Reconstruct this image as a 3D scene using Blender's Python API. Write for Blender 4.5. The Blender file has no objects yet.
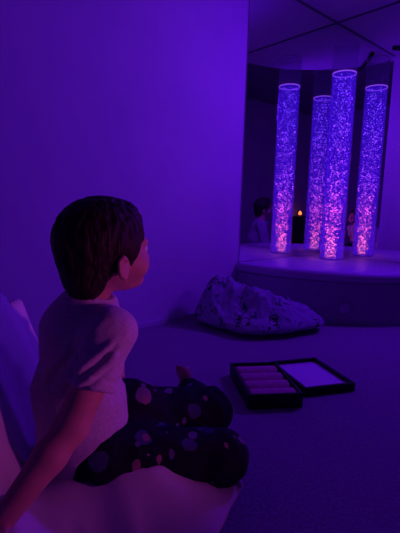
import bpy, bmesh, math, random
import numpy as np
from mathutils import Vector, Matrix, noise

random.seed(4)
rng = np.random.default_rng(7)
scene = bpy.context.scene
COL = scene.collection

# ------------------------------------------------------------------ place layout
TH = 0.7248                                   # heading of the left wall
DL = np.array([math.cos(TH), math.sin(TH)])   # along the left wall, into the corner
NN = np.array([-math.sin(TH), math.cos(TH)])  # out through the left wall
CN = np.array([1.036, 3.58])                  # the mirrored corner
BENCH_H, BENCH_R = 0.335, 1.04
PANEL_Z = 2.19                                # underside of the quarter-round ceiling panel
CEIL_Z = 2.70


def W(s, t, z=0.0):
    """room coordinates: s metres along the left wall from the corner, t along the right wall"""
    p = CN - s * DL - t * NN
    return Vector((p[0], p[1], z))


# ------------------------------------------------------------------ helpers
def empty(name, loc=(0, 0, 0)):
    o = bpy.data.objects.new(name, None)
    o.empty_display_size = 0.1
    o.location = loc
    COL.objects.link(o)
    return o


def tag(o, label=None, cat=None, group=None, kind=None):
    if label: o['label'] = label
    if cat: o['category'] = cat
    if group: o['group'] = group
    if kind: o['kind'] = kind
    return o


def link_mesh(name, me, material, parent=None, smooth=True):
    """vertices are given in world coordinates; they are made local to the parent"""
    if parent is not None:
        mw, p_ = parent.matrix_basis.copy(), parent.parent
        while p_ is not None: mw, p_ = p_.matrix_basis @ mw, p_.parent
        me.transform(mw.inverted())
    o = bpy.data.objects.new(name, me)
    COL.objects.link(o)
    if material: me.materials.append(material)
    if smooth:
        me.polygons.foreach_set('use_smooth', [True] * len(me.polygons))
    if parent is not None: o.parent = parent
    return o


def from_bm(name, bm, material, parent=None, smooth=False):
    bmesh.ops.recalc_face_normals(bm, faces=bm.faces)
    me = bpy.data.meshes.new(name)
    bm.to_mesh(me); bm.free()
    return link_mesh(name, me, material, parent, smooth)


def recenter(o):
    """puts the origin of a one-mesh thing at the middle of its base"""
    me = o.data
    n = len(me.vertices)
    co = np.empty(n * 3); me.vertices.foreach_get('co', co); co = co.reshape(-1, 3)
    c = Vector(((co[:, 0].min() + co[:, 0].max()) / 2, (co[:, 1].min() + co[:, 1].max()) / 2, co[:, 2].min()))
    me.transform(Matrix.Translation(-c)); o.location = c
    return o


def prism(bm, pts, z0, z1):
    lo = [bm.verts.new((p[0], p[1], z0)) for p in pts]
    hi = [bm.verts.new((p[0], p[1], z1)) for p in pts]
    n = len(pts)
    bm.faces.new(lo[::-1]); bm.faces.new(hi)
    for i in range(n):
        bm.faces.new((lo[i], lo[(i + 1) % n], hi[(i + 1) % n], hi[i]))


def slab(s0, s1, t0, t1, z0, z1, bm=None):
    bm = bm or bmesh.new()
    prism(bm, [W(s0, t0), W(s1, t0), W(s1, t1), W(s0, t1)], z0, z1)
    return bm


def lathe(bm, prof, c, n=48, closed=True):
    rings = []
    for r, z in prof:
        rings.append([bm.verts.new((c[0] + r * math.cos(2 * math.pi * i / n), c[1] + r * math.sin(2 * math.pi * i / n), z)) for i in range(n)])
    m = len(prof)
    for k in range(m if closed else m - 1):
        a, b = rings[k], rings[(k + 1) % m]
        for i in range(n):
            bm.faces.new((a[i], a[(i + 1) % n], b[(i + 1) % n], b[i]))
    return rings


def obox(bm, M, hx, hy, hz, bevel=0.0):
    """box with half sizes, placed by the 4x4 matrix M"""
    r = bmesh.ops.create_cube(bm, size=2.0, matrix=M @ Matrix.Diagonal((hx, hy, hz, 1)))
    if bevel:
        es = list({e for v in r['verts'] for e in v.link_edges})
        bmesh.ops.bevel(bm, geom=es, offset=bevel, segments=3, profile=0.6, affect='EDGES')


# ------------------------------------------------------------------ signed-distance modelling
def V3(*a): return np.array(a, dtype=np.float32)


def sd_cap(a, b, ra, rb):
    a = np.asarray(a, np.float32); b = np.asarray(b, np.float32)
    ab = b - a; L = float(ab @ ab)
    def f(P):
        q = P - a
        t = np.clip((q @ ab) / L, 0, 1)
        d = q - t[..., None] * ab
        return np.sqrt((d * d).sum(-1)) - (ra + (rb - ra) * t)
    f.box = (np.minimum(a - ra, b - rb), np.maximum(a + ra, b + rb))
    return f


def sd_ell(c, r, R=None):
    c = np.asarray(c, np.float32); r = np.asarray(r, np.float32)
    R = np.eye(3, dtype=np.float32) if R is None else np.asarray(R, np.float32)
    def f(P):
        q = (P - c) @ R
        k0 = np.sqrt(((q / r) ** 2).sum(-1))
        k1 = np.sqrt(((q / (r * r)) ** 2).sum(-1)) + 1e-6
        return k0 * (k0 - 1) / k1
    m = float(r.max())
    f.box = (c - m, c + m)
    return f


def smin(a, b, k):
    h = np.clip(0.5 + 0.5 * (b - a) / k, 0, 1)
    return b + (a - b) * h - k * h * (1 - h)


def union(prims):
    """prims: list of (sdf, blend)"""
    def f(P):
        d = None
        for g, k in prims:
            e = g(P)
            d = e if d is None else smin(d, e, k)
        return d
    f.box = (np.min([g.box[0] for g, _ in prims], 0), np.max([g.box[1] for g, _ in prims], 0))
    return f


def mesh_sdf(name, fn, h, box=None, pad=0.02):
    lo, hi = box if box is not None else fn.box
    lo = np.asarray(lo, np.float32) - pad; hi = np.asarray(hi, np.float32) + pad
    n = np.ceil((hi - lo) / h).astype(int) + 1
    ax = [lo[i] + h * np.arange(n[i], dtype=np.float32) for i in range(3)]
    D = np.empty(n, np.float32)
    step = 16
    for i in range(0, n[0], step):
        X, Y, Z = np.meshgrid(ax[0][i:i + step], ax[1], ax[2], indexing='ij')
        D[i:i + step] = fn(np.stack([X, Y, Z], -1))
    S = D < 0
    c = n - 1
    acc = np.zeros(tuple(c) + (3,), np.float32); cnt = np.zeros(tuple(c), np.float32)
    offs = [(0, 0, 0), (1, 0, 0), (0, 1, 0), (1, 1, 0), (0, 0, 1), (1, 0, 1), (0, 1, 1), (1, 1, 1)]
    def sub(A, o): return A[o[0]:o[0] + c[0], o[1]:o[1] + c[1], o[2]:o[2] + c[2]]
    for a in range(8):
        for b in range(a + 1, 8):
            oa, ob = offs[a], offs[b]
            if sum(abs(oa[i] - ob[i]) for i in range(3)) != 1: continue
            da, db = sub(D, oa), sub(D, ob)
            m = sub(S, oa) != sub(S, ob)
            t = np.where(m, da / np.where(m, da - db, 1), 0)
            p = np.array(oa, np.float32) + t[..., None] * (np.array(ob, np.float32) - np.array(oa, np.float32))
            acc += np.where(m[..., None], p, 0); cnt += m
    act = cnt > 0
    idx = -np.ones(tuple(c), np.int64); idx[act] = np.arange(act.sum())
    I = np.argwhere(act)
    co = lo + h * (I + acc[act] / cnt[act][:, None])
    faces = []
    for axis in range(3):
        u, v = [(1, 2), (2, 0), (0, 1)][axis]
        sl0 = [slice(0, n[i]) for i in range(3)]; sl1 = list(sl0)
        sl0[axis] = slice(0, n[axis] - 1); sl1[axis] = slice(1, n[axis])
        s0, s1 = S[tuple(sl0)], S[tuple(sl1)]
        E = np.argwhere(s0 != s1)
        E = E[(E[:, u] > 0) & (E[:, v] > 0) & (E[:, u] < c[u]) & (E[:, v] < c[v])]
        fl = s0[tuple(E.T)]
        du = np.zeros(3, int); du[u] = 1; dv = np.zeros(3, int); dv[v] = 1
        q = np.stack([idx[tuple((E - du - dv).T)], idx[tuple((E - dv).T)], idx[tuple(E.T)], idx[tuple((E - du).T)]], 1)
        q[~fl] = q[~fl][:, ::-1]
        faces.append(q)
    F = np.concatenate(faces)
    me = bpy.data.meshes.new(name)
    me.from_pydata(co.tolist(), [], F.tolist())
    me.update()
    return me


def displace(me, fn):
    """moves every vertex along its normal by fn(co, normal)"""
    me.update()
    out = []
    for v in me.vertices:
        out.append(v.co + v.normal * fn(v.co, v.normal))
    for v, p in zip(me.vertices, out): v.co = p
    me.update()


def rotz(a):
    c, s = math.cos(a), math.sin(a)
    return np.array([[c, -s, 0], [s, c, 0], [0, 0, 1]], np.float32)


# ------------------------------------------------------------------ materials
def mat(name, base=(0.5, 0.5, 0.5), rough=0.6, **kw):
    m = bpy.data.materials.new(name); m.use_nodes = True
    nt = m.node_tree
    b = nt.nodes['Principled BSDF']
    b.inputs['Base Color'].default_value = (*base, 1)
    b.inputs['Roughness'].default_value = rough
    if 'spec' in kw: b.inputs['Specular IOR Level'].default_value = kw['spec']
    if 'sheen' in kw: b.inputs['Sheen Weight'].default_value = kw['sheen']
    if 'sss' in kw:
        b.inputs['Subsurface Weight'].default_value = kw['sss']
        b.inputs['Subsurface Radius'].default_value = (0.01, 0.004, 0.002)
    return m


def nd(m, t, **props):
    n = m.node_tree.nodes.new(t)
    for k, v in props.items(): setattr(n, k, v)
    return n


def lk(m, a, b): m.node_tree.links.new(a, b)


def bsdf(m): return m.node_tree.nodes['Principled BSDF']


def ramp(m, stops):
    r = nd(m, 'ShaderNodeValToRGB')
    e = r.color_ramp.elements
    while len(e) > len(stops): e.remove(e[-1])
    while len(e) < len(stops): e.new(0.5)
    for el, (p, c) in zip(e, stops):
        el.position = p; el.color = (*c, 1) if len(c) == 3 else c
    return r


def noisy(m, scale, c0, c1, bump=0.0, bscale=None, dist=0.01, detail=4.0, lo=0.35, hi=0.65):
    tc = nd(m, 'ShaderNodeTexCoord')
    n = nd(m, 'ShaderNodeTexNoise'); n.inputs['Scale'].default_value = scale; n.inputs['Detail'].default_value = detail
    lk(m, tc.outputs['Object'], n.inputs['Vector'])
    r = ramp(m, [(lo, c0), (hi, c1)])
    lk(m, n.outputs['Fac'], r.inputs['Fac']); lk(m, r.outputs['Color'], bsdf(m).inputs['Base Color'])
    if bump:
        n2 = nd(m, 'ShaderNodeTexNoise'); n2.inputs['Scale'].default_value = bscale or scale; n2.inputs['Detail'].default_value = 6
        lk(m, tc.outputs['Object'], n2.inputs['Vector'])
        b = nd(m, 'ShaderNodeBump'); b.inputs['Strength'].default_value = bump; b.inputs['Distance'].default_value = dist
        lk(m, n2.outputs['Fac'], b.inputs['Height']); lk(m, b.outputs['Normal'], bsdf(m).inputs['Normal'])
    return m


M = {}
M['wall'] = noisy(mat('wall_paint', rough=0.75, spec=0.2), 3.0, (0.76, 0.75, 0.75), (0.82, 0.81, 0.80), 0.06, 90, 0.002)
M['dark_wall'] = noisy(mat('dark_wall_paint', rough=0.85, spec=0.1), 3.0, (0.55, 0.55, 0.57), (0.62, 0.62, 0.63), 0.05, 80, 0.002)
M['ceiling'] = noisy(mat('dark_ceiling_paint', rough=0.9, spec=0.05), 4.0, (0.30, 0.30, 0.32), (0.34, 0.34, 0.36))
M['panel'] = noisy(mat('white_panel', rough=0.7, spec=0.2), 3.0, (0.82, 0.82, 0.82), (0.86, 0.86, 0.86))
M['trim'] = mat('white_trim', (0.78, 0.78, 0.78), 0.45)
M['carpet'] = noisy(mat('pale_carpet', rough=1.0, spec=0.05, sheen=0.1), 120, (0.37, 0.35, 0.37), (0.58, 0.55, 0.57), 0.9, 220, 0.012, 6)
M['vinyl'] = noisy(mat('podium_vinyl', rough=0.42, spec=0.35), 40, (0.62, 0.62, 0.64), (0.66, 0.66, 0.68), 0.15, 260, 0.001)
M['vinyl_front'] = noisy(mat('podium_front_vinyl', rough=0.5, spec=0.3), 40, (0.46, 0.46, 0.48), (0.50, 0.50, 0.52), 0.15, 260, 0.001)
M['bag'] = noisy(mat('white_bean_bag_cover', rough=0.5, spec=0.35), 5, (0.60, 0.60, 0.61), (0.68, 0.68, 0.68), 0.15, 14, 0.012)
M['black'] = mat('black_case', (0.012, 0.012, 0.014), 0.5, spec=0.3)
M['lining'] = mat('pale_lining', (0.93, 0.93, 0.95), 0.45)
M['roll'] = noisy(mat('pink_roll_cloth', rough=0.8, spec=0.1), 60, (0.74, 0.30, 0.42), (0.84, 0.38, 0.50), 0.4, 180, 0.003)
M['skin'] = noisy(mat('skin', rough=0.5, spec=0.3, sss=0.12), 25, (0.54, 0.30, 0.23), (0.61, 0.35, 0.27))
M['hair'] = mat('dark_brown_hair', (0.022, 0.012, 0.010), 0.55, spec=0.25)
M['shirt'] = noisy(mat('grey_marl_jersey', rough=0.9, spec=0.1, sheen=0.15), 220, (0.46, 0.44, 0.46), (0.58, 0.56, 0.58), 0.3, 260, 0.003)
M['pale_top'] = noisy(mat('pale_jersey', rough=0.9, spec=0.1), 160, (0.34, 0.33, 0.35), (0.42, 0.41, 0.43), 0.3, 200, 0.003)
M['jeans'] = noisy(mat('dark_trouser_cloth', rough=0.9, spec=0.1), 150, (0.03, 0.03, 0.05), (0.05, 0.05, 0.08))
M['eye'] = mat('eye_white', (0.75, 0.74, 0.72), 0.2)
M['iris'] = mat('dark_iris', (0.03, 0.02, 0.015), 0.15)
M['cable'] = mat('black_cable', (0.01, 0.01, 0.012), 0.5)
M['wood'] = noisy(mat('dark_stained_wood', rough=0.5, spec=0.3), 9, (0.05, 0.035, 0.03), (0.08, 0.055, 0.045))
M['metal'] = mat('dull_metal', (0.4, 0.4, 0.42), 0.35)
bsdf(M['metal']).inputs['Metallic'].default_value = 1.0

# hair strands: fine streaks running down the head
m = M['hair']
tc = nd(m, 'ShaderNodeTexCoord'); mp = nd(m, 'ShaderNodeMapping'); mp.inputs['Scale'].default_value = (160, 160, 22)
n = nd(m, 'ShaderNodeTexNoise'); n.inputs['Scale'].default_value = 1.0; n.inputs['Detail'].default_value = 5
lk(m, tc.outputs['Object'], mp.inputs['Vector']); lk(m, mp.outputs['Vector'], n.inputs['Vector'])
r = ramp(m, [(0.3, (0.012, 0.007, 0.006)), (0.75, (0.045, 0.022, 0.018))])
lk(m, n.outputs['Fac'], r.inputs['Fac']); lk(m, r.outputs['Color'], bsdf(m).inputs['Base Color'])
b = nd(m, 'ShaderNodeBump'); b.inputs['Strength'].default_value = 0.7; b.inputs['Distance'].default_value = 0.006
lk(m, n.outputs['Fac'], b.inputs['Height']); lk(m, b.outputs['Normal'], bsdf(m).inputs['Normal'])


def motif_layer(m, vec, under, scale, size, tints, keep, squash=None, rim=None):
    """motifs of one kind scattered over the cloth; keep = share of cells that carry one"""
    if squash:
        mp = nd(m, 'ShaderNodeMapping'); mp.inputs['Scale'].default_value = squash; mp.inputs['Rotation'].default_value = (0.5, 0.4, 0.7)
        lk(m, vec, mp.inputs['Vector']); vec = mp.outputs['Vector']
    v = nd(m, 'ShaderNodeTexVoronoi'); v.inputs['Scale'].default_value = scale; v.inputs['Randomness'].default_value = 0.8
    lk(m, vec, v.inputs['Vector'])
    sep = nd(m, 'ShaderNodeSeparateColor'); lk(m, v.outputs['Color'], sep.inputs['Color'])
    mr = nd(m, 'ShaderNodeMapRange'); mr.inputs['To Min'].default_value = size[0]; mr.inputs['To Max'].default_value = size[1]
    lk(m, sep.outputs['Red'], mr.inputs['Value'])
    lt = nd(m, 'ShaderNodeMath', operation='LESS_THAN'); lk(m, v.outputs['Distance'], lt.inputs[0]); lk(m, mr.outputs['Result'], lt.inputs[1])
    kp = nd(m, 'ShaderNodeMath', operation='LESS_THAN'); lk(m, sep.outputs['Blue'], kp.inputs[0]); kp.inputs[1].default_value = keep
    mul = nd(m, 'ShaderNodeMath', operation='MULTIPLY'); lk(m, lt.outputs['Value'], mul.inputs[0]); lk(m, kp.outputs['Value'], mul.inputs[1])
    rp = ramp(m, [(i / len(tints), t) for i, t in enumerate(tints)]); rp.color_ramp.interpolation = 'CONSTANT'
    lk(m, sep.outputs['Green'], rp.inputs['Fac'])
    mix = nd(m, 'ShaderNodeMixRGB'); lk(m, mul.outputs['Value'], mix.inputs['Fac']); lk(m, under, mix.inputs['Color1']); lk(m, rp.outputs['Color'], mix.inputs['Color2'])
    out = mix.outputs['Color']
    if rim:
        sub = nd(m, 'ShaderNodeMath', operation='SUBTRACT'); lk(m, v.outputs['Distance'], sub.inputs[0]); lk(m, mr.outputs['Result'], sub.inputs[1])
        ab = nd(m, 'ShaderNodeMath', operation='ABSOLUTE'); lk(m, sub.outputs['Value'], ab.inputs[0])
        l2 = nd(m, 'ShaderNodeMath', operation='LESS_THAN'); lk(m, ab.outputs['Value'], l2.inputs[0]); l2.inputs[1].default_value = 0.06
        m2 = nd(m, 'ShaderNodeMath', operation='MULTIPLY'); lk(m, l2.outputs['Value'], m2.inputs[0]); lk(m, kp.outputs['Value'], m2.inputs[1])
        mx = nd(m, 'ShaderNodeMixRGB'); lk(m, m2.outputs['Value'], mx.inputs['Fac']); lk(m, out, mx.inputs['Color1']); mx.inputs['Color2'].default_value = (*rim, 1)
        out = mx.outputs['Color']
    return out


def printed_cloth(name, ground, layers, wobble=0.012):
    m = mat(name, ground, 0.85, spec=0.15)
    tc = nd(m, 'ShaderNodeTexCoord')
    wob = nd(m, 'ShaderNodeTexNoise'); wob.inputs['Scale'].default_value = 18
    lk(m, tc.outputs['Object'], wob.inputs['Vector'])
    add = nd(m, 'ShaderNodeMixRGB', blend_type='LINEAR_LIGHT'); add.inputs['Fac'].default_value = wobble
    lk(m, tc.outputs['Object'], add.inputs['Color1']); lk(m, wob.outputs['Color'], add.inputs['Color2'])
    g = nd(m, 'ShaderNodeRGB'); g.outputs[0].default_value = (*ground, 1)
    out = g.outputs[0]
    for l in layers: out = motif_layer(m, add.outputs['Color'], out, **l)
    lk(m, out, bsdf(m).inputs['Base Color'])
    return m


M['pyjama'] = printed_cloth('navy_planet_print', (0.010, 0.010, 0.024), [
    dict(scale=15, size=(0.20, 0.38), tints=[(0.17, 0.17, 0.26), (0.06, 0.07, 0.16), (0.20, 0.15, 0.23)], keep=0.72),
    dict(scale=10, size=(0.20, 0.30), tints=[(0.30, 0.16, 0.18), (0.16, 0.15, 0.26)], keep=0.5, squash=(2.6, 2.2, 0.9)),
    dict(scale=38, size=(0.10, 0.22), tints=[(0.25, 0.24, 0.32), (0.12, 0.12, 0.2)], keep=0.12)])
M['blanket'] = printed_cloth('leafy_blanket_print', (0.46, 0.46, 0.54), [
    dict(scale=10, size=(0.24, 0.40), tints=[(0.03, 0.03, 0.06), (0.10, 0.10, 0.16), (0.16, 0.16, 0.22)], keep=0.8, squash=(2.4, 0.8, 1.4)),
    dict(scale=11, size=(0.20, 0.32), tints=[(0.02, 0.02, 0.05), (0.50, 0.46, 0.55)], keep=0.8, squash=(0.8, 2.8, 1.9)),
    dict(scale=12, size=(0.25, 0.42), tints=[(0.60, 0.54, 0.60), (0.46, 0.43, 0.52)], keep=0.30, rim=(0.02, 0.02, 0.04)),
    dict(scale=17, size=(0.10, 0.20), tints=[(0.02, 0.02, 0.04), (0.40, 0.38, 0.46)], keep=0.8, squash=(1.0, 2.4, 0.9))], 0.07)

# mirror: polished glass panel
m = M['mirror'] = bpy.data.materials.new('mirror_glass'); m.use_nodes = True
b = bsdf(m); b.inputs['Base Color'].default_value = (0.86, 0.86, 0.88, 1); b.inputs['Metallic'].default_value = 1.0; b.inputs['Roughness'].default_value = 0.0

M['channel'] = mat('grey_channel', (0.22, 0.22, 0.24), 0.5)
M['rim'] = mat('polished_acrylic_rim', (0.55, 0.55, 0.6), 0.3)
# clear acrylic
m = M['acrylic'] = bpy.data.materials.new('clear_acrylic'); m.use_nodes = True
nt = m.node_tree; nt.nodes.remove(bsdf(m)); out = nt.nodes['Material Output']
tr = nd(m, 'ShaderNodeBsdfTransparent'); tr.inputs['Color'].default_value = (0.93, 0.93, 0.96, 1)
gl = nd(m, 'ShaderNodeBsdfGlossy'); gl.inputs['Roughness'].default_value = 0.06
lwf = nd(m, 'ShaderNodeLayerWeight'); pw = nd(m, 'ShaderNodeMath', operation='POWER'); pw.inputs[1].default_value = 4.0
lk(m, lwf.outputs['Facing'], pw.inputs[0]); lw = nd(m, 'ShaderNodeMath', operation='MULTIPLY_ADD'); lk(m, pw.outputs['Value'], lw.inputs[0]); lw.inputs[1].default_value = 0.14; lw.inputs[2].default_value = 0.012
mx = nd(m, 'ShaderNodeMixShader'); lk(m, lw.outputs['Value'], mx.inputs['Fac']); lk(m, tr.outputs['BSDF'], mx.inputs[1]); lk(m, gl.outputs['BSDF'], mx.inputs[2])
df = nd(m, 'ShaderNodeBsdfDiffuse'); df.inputs['Color'].default_value = (0.8, 0.8, 0.85, 1)
tl = nd(m, 'ShaderNodeBsdfTranslucent'); tl.inputs['Color'].default_value = (0.8, 0.8, 0.85, 1)
hz = nd(m, 'ShaderNodeMixShader'); hz.inputs['Fac'].default_value = 0.5; lk(m, df.outputs['BSDF'], hz.inputs[1]); lk(m, tl.outputs['BSDF'], hz.inputs[2])
mh = nd(m, 'ShaderNodeMixShader'); mh.inputs['Fac'].default_value = 0.08; lk(m, mx.outputs['Shader'], mh.inputs[1]); lk(m, hz.outputs['Shader'], mh.inputs[2])
lk(m, mh.outputs['Shader'], out.inputs['Surface'])


def glow(name, stops, z0, z1, strength, clear=0.0, vary=False):
    """light-giving stuff whose colour follows the lamp in the foot of the tube"""
    m = bpy.data.materials.new(name); m.use_nodes = True
    nt = m.node_tree; nt.nodes.remove(bsdf(m)); out = nt.nodes['Material Output']
    tc = nd(m, 'ShaderNodeTexCoord'); sp = nd(m, 'ShaderNodeSeparateXYZ'); lk(m, tc.outputs['Object'], sp.inputs['Vector'])
    mr = nd(m, 'ShaderNodeMapRange'); mr.inputs['From Min'].default_value = z0; mr.inputs['From Max'].default_value = z1
    lk(m, sp.outputs['Z'], mr.inputs['Value'])
    rp = ramp(m, stops); lk(m, mr.outputs['Result'], rp.inputs['Fac'])
    em = nd(m, 'ShaderNodeEmission'); em.inputs['Strength'].default_value = strength
    if vary:   # some bubbles catch more of the lamp than others
        ge = nd(m, 'ShaderNodeNewGeometry'); pw = nd(m, 'ShaderNodeMath', operation='POWER'); lk(m, ge.outputs['Random Per Island'], pw.inputs[0]); pw.inputs[1].default_value = 2.0
        ma = nd(m, 'ShaderNodeMath', operation='MULTIPLY_ADD'); lk(m, pw.outputs['Value'], ma.inputs[0]); ma.inputs[1].default_value = strength * 1.7; ma.inputs[2].default_value = strength * 0.25
        lk(m, ma.outputs['Value'], em.inputs['Strength'])
    lk(m, rp.outputs['Color'], em.inputs['Color'])
    if clear > 0:
        tr = nd(m, 'ShaderNodeBsdfTransparent'); tr.inputs['Color'].default_value = (clear, clear * 0.9, min(1, clear * 1.1), 1); mx = nd(m, 'ShaderNodeAddShader')
        lk(m, tr.outputs['BSDF'], mx.inputs[0]); lk(m, em.outputs['Emission'], mx.inputs[1]); lk(m, mx.outputs['Shader'], out.inputs['Surface'])
    else:
        lk(m, em.outputs['Emission'], out.inputs['Surface'])
    return m


M['water'] = glow('lit_water', [(0.0, (0.08, 0.003, 0.85)), (0.35, (0.05, 0.003, 0.85)), (1.0, (0.045, 0.004, 0.75))], 0, 1.36, 0.33, 0.74)
M['bubble'] = glow('lit_bubble', [(0.0, (1.0, 0.17, 0.22)), (0.22, (0.95, 0.10, 0.50)), (0.45, (0.36, 0.05, 0.80)), (0.8, (0.15, 0.035, 0.78)), (1.0, (0.13, 0.03, 0.75))], 0, 1.36, 3.0, vary=True)
M['amber'] = glow('amber_lamp', [(0.0, (1.0, 0.16, 0.03)), (1.0, (1.0, 0.22, 0.05))], 0, 0.1, 2.6)

# ------------------------------------------------------------------ the room
S1, T1 = 4.95, 3.5
th = 0.08
G = 0.006  # mirror panel thickness: wall faces stand that far behind the mirror faces
def struct(name, bm, m):
    o = from_bm(name, bm, m); o['kind'] = 'structure'; return o

struct('floor', slab(-0.2, S1 + 0.1, -0.2, T1 + 0.1, -0.06, 0.0), M['carpet'])
struct('ceiling', slab(-0.2, S1 + 0.1, -0.2, T1 + 0.1, CEIL_Z, CEIL_Z + 0.06), M['ceiling'])
struct('wall_left', slab(-0.1, S1, -G - th, -G, 0, CEIL_Z), M['wall'])
struct('wall_right', slab(-G - th, -G, -G, T1, 0, CEIL_Z), M['wall'])
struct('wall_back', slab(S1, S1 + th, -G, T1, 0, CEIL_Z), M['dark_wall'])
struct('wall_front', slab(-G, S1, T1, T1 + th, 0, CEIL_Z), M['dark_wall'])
struct('baseboard_left', slab(BENCH_R + 0.01, S1, -G, 0.008, 0, 0.028), M['trim'])
struct('baseboard_right', slab(-G, 0.008, BENCH_R + 0.01, T1, 0, 0.028), M['trim'])

def quarter(r, n=40, inset=0.0):
    pts = [W(inset, inset)]
    for i in range(n + 1):
        a = math.pi / 2 * i / n
        pts.append(W(max(inset, r * math.cos(a)), max(inset, r * math.sin(a))))
    return pts

# quarter-round ceiling panel over the corner
bm = bmesh.new(); prism(bm, quarter(1.17), PANEL_Z, CEIL_Z)
struct('trim_1', bm, M['panel'])

# mirrors
MW = 1.02
for nm, args, lab in (('wall_mirror', (0.0, MW, -G, 0.0), 'tall frameless mirror on the purple lit wall, left of the corner behind the bubble tube'),
                      ('wall_mirror', (-G, 0.0, -G, MW), 'tall frameless mirror to the right of the corner, reaching the right picture edge')):
    a0, a1, b0, b1 = args
    rt = empty(nm, W((a0 + a1) / 2, (b0 + b1) / 2, BENCH_H + 0.002))
    from_bm('glass', slab(*args, BENCH_H + 0.002, PANEL_Z - 0.001), M['mirror'], rt)
    if a1 > 0.5: top = (0.0005, MW, 0.0005, 0.008)
    else: top = (0.0005, 0.008, 0.0085, MW)
    from_bm('top_channel', slab(*top, PANEL_Z - 0.010, PANEL_Z - 0.001), M['channel'], rt)
    tag(rt, lab, 'mirror')

# ------------------------------------------------------------------ podium
pod = empty('corner_podium', W(0.45, 0.45, 0))
tag(pod, 'quarter-round padded vinyl podium in the mirrored corner carrying the bubble tube', 'podium')
bm = bmesh.new(); prism(bm, quarter(BENCH_R - 0.005, 48, 0.001), 0.0, 0.268)
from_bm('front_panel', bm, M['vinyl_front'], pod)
# cushion: rounded rim
bm = bmesh.new()
prof = []
for i in range(9):
    a = -math.pi / 2 + math.pi * i / 8
    prof.append((BENCH_R - 0.022 + 0.032 * math.cos(a) * 1.0, 0.3015 + 0.0335 * math.sin(a)))
nq = 56
rings = []
for r_, z_ in prof:
    rings.append([bm.verts.new(W(max(0.001, r_ * math.cos(math.pi / 2 * i / nq)), max(0.001, r_ * math.sin(math.pi / 2 * i / nq)), z_)) for i in range(nq + 1)])
for a, b_ in zip(rings[:-1], rings[1:]):
    for i in range(nq):
        bm.faces.new((a[i], a[i + 1], b_[i + 1], b_[i]))
c0 = bm.verts.new(W(0.001, 0.001, prof[0][1])); c1 = bm.verts.new(W(0.001, 0.001, prof[-1][1]))
for i in range(nq):
    bm.faces.new((c0, rings[0][i + 1], rings[0][i])); bm.faces.new((c1, rings[-1][i], rings[-1][i + 1]))
bm.faces.new([c0] + [r_[0] for r_ in rings] + [c1]); bm.faces.new([c1] + [r_[-1] for r_ in rings[::-1]] + [c0])
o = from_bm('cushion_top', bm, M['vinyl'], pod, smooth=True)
# round button on the front
ang = math.atan2(0.94, 0.94)
bx = Vector((0.905, 0, 0.108))
dx_ = 0.905 - CN[0]; byy = CN[1] - math.sqrt((BENCH_R - 0.005) ** 2 - dx_ ** 2)
nb = Vector((dx_, byy - CN[1], 0)).normalized()
Mb = Matrix.Translation((0.905, byy, 0.108)) @ Vector((0, 0, 1)).rotation_difference(nb).to_matrix().to_4x4()
bm = bmesh.new(); lathe(bm, [(0.052, -0.006), (0.052, 0.006), (0.048, 0.010), (0.040, 0.010), (0.038, 0.004), (0.038, -0.006)], (0, 0), 40)
bmesh.ops.transform(bm, matrix=Mb, verts=bm.verts)
ring = from_bm('button_ring', bm, M['vinyl_front'], pod, smooth=True)
bm = bmesh.new(); rr = lathe(bm, [(0.037, -0.006), (0.037, 0.005), (0.030, 0.009), (0.001, 0.010)], (0, 0), 40, closed=False)
bmesh.ops.transform(bm, matrix=Mb, verts=bm.verts)
from_bm('button', bm, M['vinyl'], pod, smooth=True)

# ------------------------------------------------------------------ bubble tube
TC = W(0.246, 0.246, BENCH_H)
tube = empty('bubble_tube', TC)
tag(tube, 'tall clear bubble tube glowing violet and pink, standing on the podium before the mirrors', 'bubble tube')
RT, ZT, ZW = 0.0905, 1.914, 1.697
bm = bmesh.new()
lathe(bm, [(RT, BENCH_H), (RT, ZT - 0.003), (RT - 0.002, ZT), (RT - 0.005, ZT), (RT - 0.006, ZT - 0.003), (RT - 0.006, BENCH_H)], TC, 64)
from_bm('acrylic_tube', bm, M['acrylic'], tube, smooth=True)
bm = bmesh.new(); lathe(bm, [(RT + 0.0005, ZT - 0.004), (RT + 0.0005, ZT + 0.001), (RT - 0.0065, ZT + 0.001), (RT - 0.0065, ZT - 0.004)], TC, 64)
from_bm('polished_rim', bm, M['rim'], tube)
bm = bmesh.new()
rr = lathe(bm, [(RT - 0.0075, BENCH_H + 0.004), (RT - 0.0075, ZW - 0.004), (RT - 0.0078, ZW)], TC, 64, closed=False)
bm.faces.new(rr[0][::-1]); bm.faces.new(rr[-1])
from_bm('water', bm, M['water'], tube, smooth=False)
for p in tube.children[-1].data.polygons: p.use_smooth = abs(p.normal.z) < 0.5
# meniscus ring where the water meets the wall
bm = bmesh.new(); lathe(bm, [(RT - 0.0065, ZW - 0.004), (RT - 0.0065, ZW + 0.004), (RT - 0.010, ZW + 0.001), (RT - 0.010, ZW - 0.004)], TC, 64)
M['foam'] = glow('lit_foam', [(0, (0.30, 0.06, 1.0)), (1, (0.30, 0.06, 1.0))], 0, 1, 1.1)
from_bm('water_line', bm, M['foam'], tube, smooth=True)
bm = bmesh.new()
lathe(bm, [(RT - 0.010, BENCH_H), (RT - 0.010, BENCH_H + 0.012), (RT - 0.03, BENCH_H + 0.012), (RT - 0.03, BENCH_H)], TC, 48)
from_bm('air_ring', bm, M['metal'], tube, smooth=False)
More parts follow.
